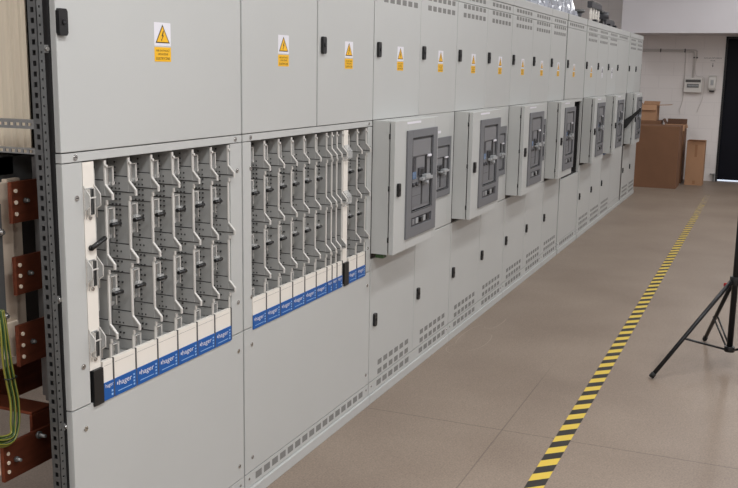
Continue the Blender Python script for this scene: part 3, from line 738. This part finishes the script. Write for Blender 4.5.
# insulating supports and bracket
t = thing('busbar_support', (1.97, .22, .5), 'cream insulating board standing behind the three copper bars', 'busbar support')
MB().box(1.93, 1.985, .20, .215, .80, 1.285, 'insul').box(1.985, 2.035, .216, .235, .86, 1.29, 'insul').build('board', t, bevel=.002)
MB().box(2.03, 2.10, .30, .34, 1.29, 1.345, 'steel').box(1.99, 2.2, .30, .31, 1.27, 1.34, 'steel').build('top_bracket', t, 'grey steel bracket')
MB().box(1.915, 1.975, .188, .199, .80, .90, 'insul').build('foot_block', t, bevel=.003)
t = thing('mounting_bracket', (1.90, .17, .85), 'grey vertical steel bracket with bolts at the very left edge', 'bracket')
MB().box(1.86, 1.912, .17, .176, .885, 1.235, 'darksteel').box(1.860, 1.863, .176, .21, .885, 1.235, 'steel').build('plate', t)
for z in (1.16, .93): MB().cyl((1.903, .155, z), (1.903, .17, z), .006, 'screw', 8).cyl((1.903, .163, z), (1.903, .1698, z), .011, 'screw', 6).build('bolt', t)
o = MB().box(1.835, 1.90, .1625, .30, .49, .585, 'insul').build('support_insulator', org=(1.87, .2, .49), bevel=.006); tag(o, 'cream insulator block behind the end of the large bent copper bar, bottom left', 'insulator')

# earth cables
def bez(pts, n=28):
    out = []; P = [Vector(p) for p in pts]; P = [P[0]*2-P[1]]+P+[P[-1]*2-P[-2]]
    for i in range(1, len(P)-2):
        for k in range(n//2):
            u = k/(n//2); a, b, c, d = P[i-1:i+3]
            out.append(.5*((2*b)+(-a+c)*u+(2*a-5*b+4*c-d)*u*u+(-a+3*b-3*c+d)*u*u*u))
    out.append(P[-2]); return out
labs = ['outer left', 'second from left', 'middle', 'second from right', 'outer right']
for i in range(5):
    dx = (i-2)*.0062; dy = (.004, -.003, .003, -.004, .002)[i]
    y = .128+dy
    pts = [(1.860+dx*.4, y+.01, .96), (1.858+dx*.6, y, .90), (1.864+dx, y, .82), (1.873+dx, y, .76), (1.883+dx, y, .70), (1.876+dx, y-.004, .648-(.004*i)), (1.855, y-.008, .618-.006*i), (1.80, y-.01, .630-.006*i), (1.76, y, .665)]
    pp = bez(pts); mb = MB(); k1 = ('greenyel', 'green', 'greenyel', 'green', 'green')[i]
    mb.tube(pp, .0038, k1)
    mb.tube([p+Vector((0, -.0018, .0)) for p in pp], .0022, 'green' if k1 == 'greenyel' else 'greenyel')
    o = mb.build('earth_cable', org=(1.88, .13, .62)); tag(o, '%s green and yellow earth cable of the bundle at the left edge' % labs[i], 'cable', 'earth cables')
mb = MB(); mb.tube([(1.871+.019*math.cos(a), .128+.012*math.sin(a), .772) for a in [2*math.pi*q/16 for q in range(17)]], .0018, 'black', 6)
o = mb.build('cable_tie', org=(1.88, .128, .77)); tag(o, 'black tie around the green and yellow cables', 'cable tie')

# ------------------------------------------------------------------ cartons
def carton(x0, x1, y0, y1, z0, z1, label, k='carton', flaps=(), tape=True):
    t = thing('cardboard_box', ((x0+x1)/2, (y0+y1)/2, z0), label, 'cardboard box')
    th = .006; mb = MB()
    if flaps:
        mb.box(x0, x0+th, y0, y1, z0, z1, k).box(x1-th, x1, y0, y1, z0, z1, k).box(x0+th, x1-th, y0, y0+th, z0, z1, k).box(x0+th, x1-th, y1-th, y1, z0, z1, k).box(x0+th, x1-th, y0+th, y1-th, z0, z0+th, k)
    else: mb.box(x0, x1, y0, y1, z0, z1, k)
    mb.build('box_body', t, bevel=.002)
    for f in flaps:
        L, ang = f[1], math.radians(f[2])
        mb = MB()
        if f[0] in 'fb':       # hinge along y at front/back
            sx = -1 if f[0] == 'f' else 1; xx = x0 if f[0] == 'f' else x1
            p = Vector((xx, 0, z1)); v = Vector((sx*math.cos(ang)*L, 0, math.sin(ang)*L)); nn = Vector((-v.z, 0, v.x)).normalized()*.005
            q = [p, p+v, p+v+nn, p+nn]
            mb.prism([(a.x, y0+.003, a.z) for a in q], (0, y1-y0-.006, 0), 'cartonlight' if len(f) < 4 else f[3])
        else:                  # hinge along x at right/left side
            sy = -1 if f[0] == 'r' else 1; yy = y0 if f[0] == 'r' else y1
            p = Vector((0, yy, z1)); v = Vector((0, sy*math.cos(ang)*L, math.sin(ang)*L)); nn = Vector((0, -v.z, v.y)).normalized()*.005
            q = [p, p+v, p+v+nn, p+nn]
            mb.prism([(x0+.003, a.y, a.z) for a in q], (x1-x0-.006, 0, 0), 'cartonlight' if len(f) < 4 else f[3])
        mb.build('flap', t)
    if tape and not flaps:
        ym = (y0+y1)/2
        MB().box(x0-.001, x1, ym-.025, ym+.025, z1, z1+.001, 'tapeb').box(x0-.001, x0, ym-.025, ym+.025, z1-.12, z1+.001, 'tapeb').build('packing_tape', t)
    return t
carton(14.1, 14.62, -.485, .11, 0, .885, 'largest cardboard box, standing on the floor at the end of the cabinets', tape=False)
carton(14.66, 14.88+.2, -.15, .20, 0, .93, 'tall cardboard box standing hidden behind the largest box', tape=False)
carton(14.70, 15.05, -.09, .15, .932, 1.16, 'open lighter cardboard box on top, behind the largest box', 'cartonlight', flaps=(('r', .19, 3), ('f', .08, -70), ('b', .10, 25), ('l', .15, 40)))
carton(14.90, 15.25, -.49, -.20, 0, .88, 'open cardboard box with raised flaps between the largest and the slim box', 'carton', flaps=(('r', .06, -75), ('f', .10, -70), ('b', .07, 70, 'cartonin'), ('l', .08, 60, 'cartonin')))
t = carton(14.75, 15.05, -.80, -.55, 0, .655, 'slim upright cardboard box, rightmost by the wall', 'cartonlight', tape=False)
MB().box(14.749, 14.75, -.70, -.665, .42, .6, 'tapeb').box(14.749, 14.75, -.70, -.66, .02, .07, 'tapeb').build('packing_tape', t)
MB().prism([(14.75, -.80, .656), (14.70, -.81, .668), (14.70, -.62, .672), (14.75, -.55, .656)], (0, 0, .004), 'cartonlight').build('flap', t)

# ------------------------------------------------------------------ on the back wall
t = thing('distribution_box', (15.46, -.515, 1.34), 'white distribution box on the far wall beside the dispenser', 'distribution box')
MB().box(15.42, 15.499, -.645, -.385, 1.345, 1.565, 'whitebox').build('housing', t, bevel=.008)
MB().box(15.412, 15.42, -.625, -.405, 1.50, 1.54, 'raildark').box(15.414, 15.42, -.60, -.43, 1.42, 1.475, 'raildark').build('window', t, 'dark window strip')
mb = MB()
for i in range(8): mb.box(15.409, 15.414, -.595+.02*i, -.58+.02*i, 1.435, 1.465, 'lightgrey')
mb.build('breaker_switch', t, 'row of small switches')
t = thing('soap_dispenser', (15.45, -.79, 1.36), 'white hand sanitiser dispenser on the wall beside the dark door', 'dispenser')
mb = MB(); pr = [(15.499, 1.38), (15.43, 1.38), (15.405, 1.42), (15.40, 1.50), (15.415, 1.58), (15.45, 1.605), (15.499, 1.605)]
mb.prism([(x, -.845, z) for x, z in pr], (0, .11, 0), 'whitebox'); mb.build('housing', t, bevel=.012)
MB().box(15.42, 15.49, -.825, -.755, 1.362, 1.38, 'gap').build('nozzle', t, 'dark nozzle')
MB().box(15.396, 15.402, -.81, -.77, 1.46, 1.54, 'lightgrey').build('level_window', t)
mb = MB().text('PŁYN DO DEZYNFEKCJI', (15.4985, -.770, 1.862), .25, (0, -1, 0), (0, 0, 1), 'ink', .024).text('RĄK', (15.4985, -.775, 1.825), .07, (0, -1, 0), (0, 0, 1), 'ink', .022)
mb.box(15.498, 15.4988, -.777, -.771, 1.745, 1.79, 'ink').prism([(15.4988, -.785, 1.755), (15.4988, -.763, 1.755), (15.4988, -.774, 1.728)], (-.0008, 0, 0), 'ink')
mb.box(15.4988, 15.4995, -.91, -.64, 1.72, 1.89, 'wallblock')
o = mb.build('wall_notice', org=(15.499, -.775, 1.8)); tag(o, 'small two-line notice with down arrow above the dispenser', 'notice')
def conduit(pts, r, label, k='pvc'):
    mb = MB(); mb.tube(pts, r, k, 10); return mb
t = thing('conduit_pipe', (15.48, -.2, 1.96), 'grey conduit running along the far wall and down into the distribution box', 'conduit')
arc = [(15.478, -.46-.04*math.sin(a), 1.92+.04*math.cos(a)) for a in [math.pi/2*q/6 for q in range(7)]]
MB().tube([(15.478, 1.2, 1.96), (15.478, .2, 1.96)]+arc+[(15.478, -.50, 1.57)], .010, 'pvc', 10).build('pipe', t)
arc = [(15.478, -.50-.04*math.sin(a), 1.945+.04*math.cos(a)) for a in [math.pi/2*q/6 for q in range(7)]]
MB().tube([(15.478, 1.2, 1.985), (15.478, .2, 1.985)]+arc+[(15.478, -.54, 1.85)], .007, 'pvc', 10).build('pipe', t)
mb = MB()
for (y, z) in ((-.36, 1.972), (.0, 1.972)): mb.box(15.465, 15.499, y-.008, y+.008, z-.025, z+.028, 'raildark')
for (y, z) in ((-.50, 1.87), (-.54, 1.87)): mb.box(15.465, 15.499, y-.012, y+.012, z-.010, z+.010, 'raildark')
mb.build('pipe_clamp', t, 'dark pipe clamp')
for pts, l in (([(15.485, -.37, 1.97), (15.485, -.375, 1.7), (15.485, -.38, 1.3), (15.485, -.36, 1.15), (15.485, -.34, 1.08), (15.485, -.36, 1.02)], 'thin cable hanging left of the distribution box'),
               ([(15.485, -.54, 1.86), (15.49, -.52, 1.75), (15.49, -.55, 1.6), (15.46, -.655, 1.58), (15.47, -.68, 1.45), (15.48, -.66, 1.25), (15.48, -.62, 1.12), (15.48, -.60, 1.05)], 'thin cable looping down right of the distribution box')):
    o = MB().tube(bez(pts, 12), .004, 'pvc', 6).build('hanging_cable', org=(15.48, pts[0][1], pts[-1][2])); tag(o, l, 'cable')
o = MB().box(15.47, 15.499, -.93, -.90, .0, .12, 'steel').box(15.44, 15.47, -.93, -.86, .10, .12, 'steel').build('door_stop', org=(15.49, -.9, .05)); tag(o, 'small metal bracket low on the wall by the door', 'bracket')

# ------------------------------------------------------------------ floor tape, scuffs
o = MB().box(1.5, 13.6, -.992, -.922, .0003, .0012, 'tape').build('hazard_tape'); tag(o, 'yellow and black striped hazard tape stuck along the floor', 'floor tape')
random.seed(11); mb = MB()
def scuff(pts, w):
    for (a, b) in zip(pts, pts[1:]):
        a = Vector((*a, .0006)); b = Vector((*b, .0006)); n = Vector((-(b-a).y, (b-a).x, 0)).normalized()*w
        mb.quad([a-n, b-n, b+n, a+n], 'chalk')
def arcs(cx, cy, rx, ry, a0, a1, w, n=10): scuff([(cx+rx*math.cos(a0+(a1-a0)*i/n), cy+ry*math.sin(a0+(a1-a0)*i/n)) for i in range(n+1)], w)
arcs(5.45, -.10, .28, .06, .2, 2.4, .0022); arcs(5.35, -.16, .22, .07, 3.3, 5.6, .002); arcs(5.85, -.14, .2, .05, 2.5, 5.2, .0024); arcs(5.15, -.13, .12, .09, 1, 3, .002)
o = mb.build('floor_scuff'); tag(o, 'pale curved scuff marks on the floor near the lower cabinet doors', 'scuff marks')

# ------------------------------------------------------------------ tripod stand
TC = Vector((5.458, -1.581, 0)); R = .538
t = thing('tripod_stand', TC, 'black tripod light stand on the floor at the right edge', 'tripod stand')
f1 = Vector((5.065, -1.213, .012)); f2 = Vector((5.973, -1.424, .012)); f3 = TC+(TC*2-f1-f2).normalized()*0
v3 = -((f1-TC)+(f2-TC)); v3.z = 0; f3 = TC+v3.normalized()*R; f3.z = .012
MB().cyl(TC+Vector((0, 0, .10)), TC+Vector((0, 0, 1.25)), .0165, 'blackmetal', 16).build('column', t)
MB().cyl(TC+Vector((0, 0, 1.25)), TC+Vector((0, 0, 2.1)), .0125, 'blackmetal', 16).build('upper_tube', t)
MB().cyl(TC+Vector((0, 0, .475)), TC+Vector((0, 0, .52)), .030, 'black', 16).build('collar', t, bevel=.002)
MB().cyl(TC+Vector((0, 0, 1.22)), TC+Vector((0, 0, 1.28)), .024, 'black', 16).build('clamp_ring', t, bevel=.002)
MB().cyl(TC+Vector((0, 0, .095)), TC+Vector((0, 0, .125)), .028, 'black', 16).build('hub', t, bevel=.002)
MB().cyl(TC+Vector((-.02, .03, .475)), TC+Vector((-.035, .052, .475)), .012, 'red', 12).build('locking_knob', t, 'red locking knob')
for f in (f1, f2, f3):
    d = (f-TC); d.z = 0; d.normalize()
    topp = TC+d*.032+Vector((0, 0, .495)); mb = MB()
    side = Vector((-d.y, d.x, 0))
    v = (f-topp); mb.tube([topp, topp+v*.985], .0115, 'blackmetal', 10)
    leg = mb.build('leg', t)
    MB().cyl(topp+v*.965, topp+v, .0145, 'rubber', 12).build('rubber_foot', leg)
    mid = topp+v*.60; h0 = TC+d*.03+Vector((0, 0, .11))
    mb = MB()
    for s in (-1, 1): mb.tube([h0+side*.009*s, mid+side*.013*s], .0052, 'blackmetal', 6)
    mb.build('brace', t)

# ------------------------------------------------------------------ ceiling luminaires, out of view, some added as fill
def lamp(x, y, power, sx=1.5, sy=.3, n=0):
    t = thing('ceiling_lamp', (x, y, ZC), 'unseen long white fluorescent lamp on the ceiling', 'ceiling lamp', 'ceiling lamps')
    MB().box(x-sx/2, x+sx/2, y-sy/2, y+sy/2, ZC-.08, ZC-.001, 'whitebox').build('lamp_housing', t)
    MB().box(x-sx/2+.02, x+sx/2-.02, y-sy/2+.02, y+sy/2-.02, ZC-.085, ZC-.081, 'lampwhite').build('diffuser', t)
    l = bpy.data.lights.new('lamp_light', 'AREA'); l.shape = 'RECTANGLE'; l.size = sx; l.size_y = sy; l.energy = power; l.color = (.95, .965, .99)
    lo = bpy.data.objects.new('lamp_light', l); COL.objects.link(lo); lo.location = (x, y, ZC-.09)
for x, y, p in ((-1.5, -1.4, 125), (-1.5, -3.6, 100), (1.5, -1.6, 135), (1.5, -3.6, 110), (4.6, -1.6, 85), (4.6, -3.6, 90), (7.8, -1.7, 55), (7.8, -3.6, 70), (10.6, -1.6, 62), (10.6, -3.6, 85), (13.1, -1.6, 56), (13.1, -3.4, 68), (-.3, .75, 90), (4.6, 1.35, 40), (8.6, 1.35, 60), (12.2, 1.35, 60)):  # unseen rear and far-end lamps added to brighten sheet, rack and walls
    lamp(x, y, p)
w = bpy.data.worlds.new('World'); scn.world = w; w.use_nodes = True
w.node_tree.nodes['Background'].inputs[0].default_value = (.8, .85, 1, 1); w.node_tree.nodes['Background'].inputs[1].default_value = .3

# ------------------------------------------------------------------ camera
cam = bpy.data.cameras.new('camera'); co = bpy.data.objects.new('camera', cam); COL.objects.link(co)
Rw = Matrix(((0.39150033, 0.15985466, -0.90618651), (-0.92003176, 0.08555621, -0.38238947), (0.01640315, 0.98342596, 0.18056665)))
co.matrix_world = Matrix.Translation((0, -1.70001932, 1.6)) @ Rw.to_4x4()
cam.sensor_fit = 'HORIZONTAL'; cam.sensor_width = 36; cam.lens = 946.69/738*36; cam.clip_start = .05; cam.clip_end = 60
scn.camera = co
vs = scn.view_settings; vs.view_transform = 'Standard'; vs.look = 'None'; vs.gamma = 1; vs.use_curve_mapping = False; vs.exposure = -1.2
for o in bpy.data.objects:
    if '_org' in o: del o['_org']
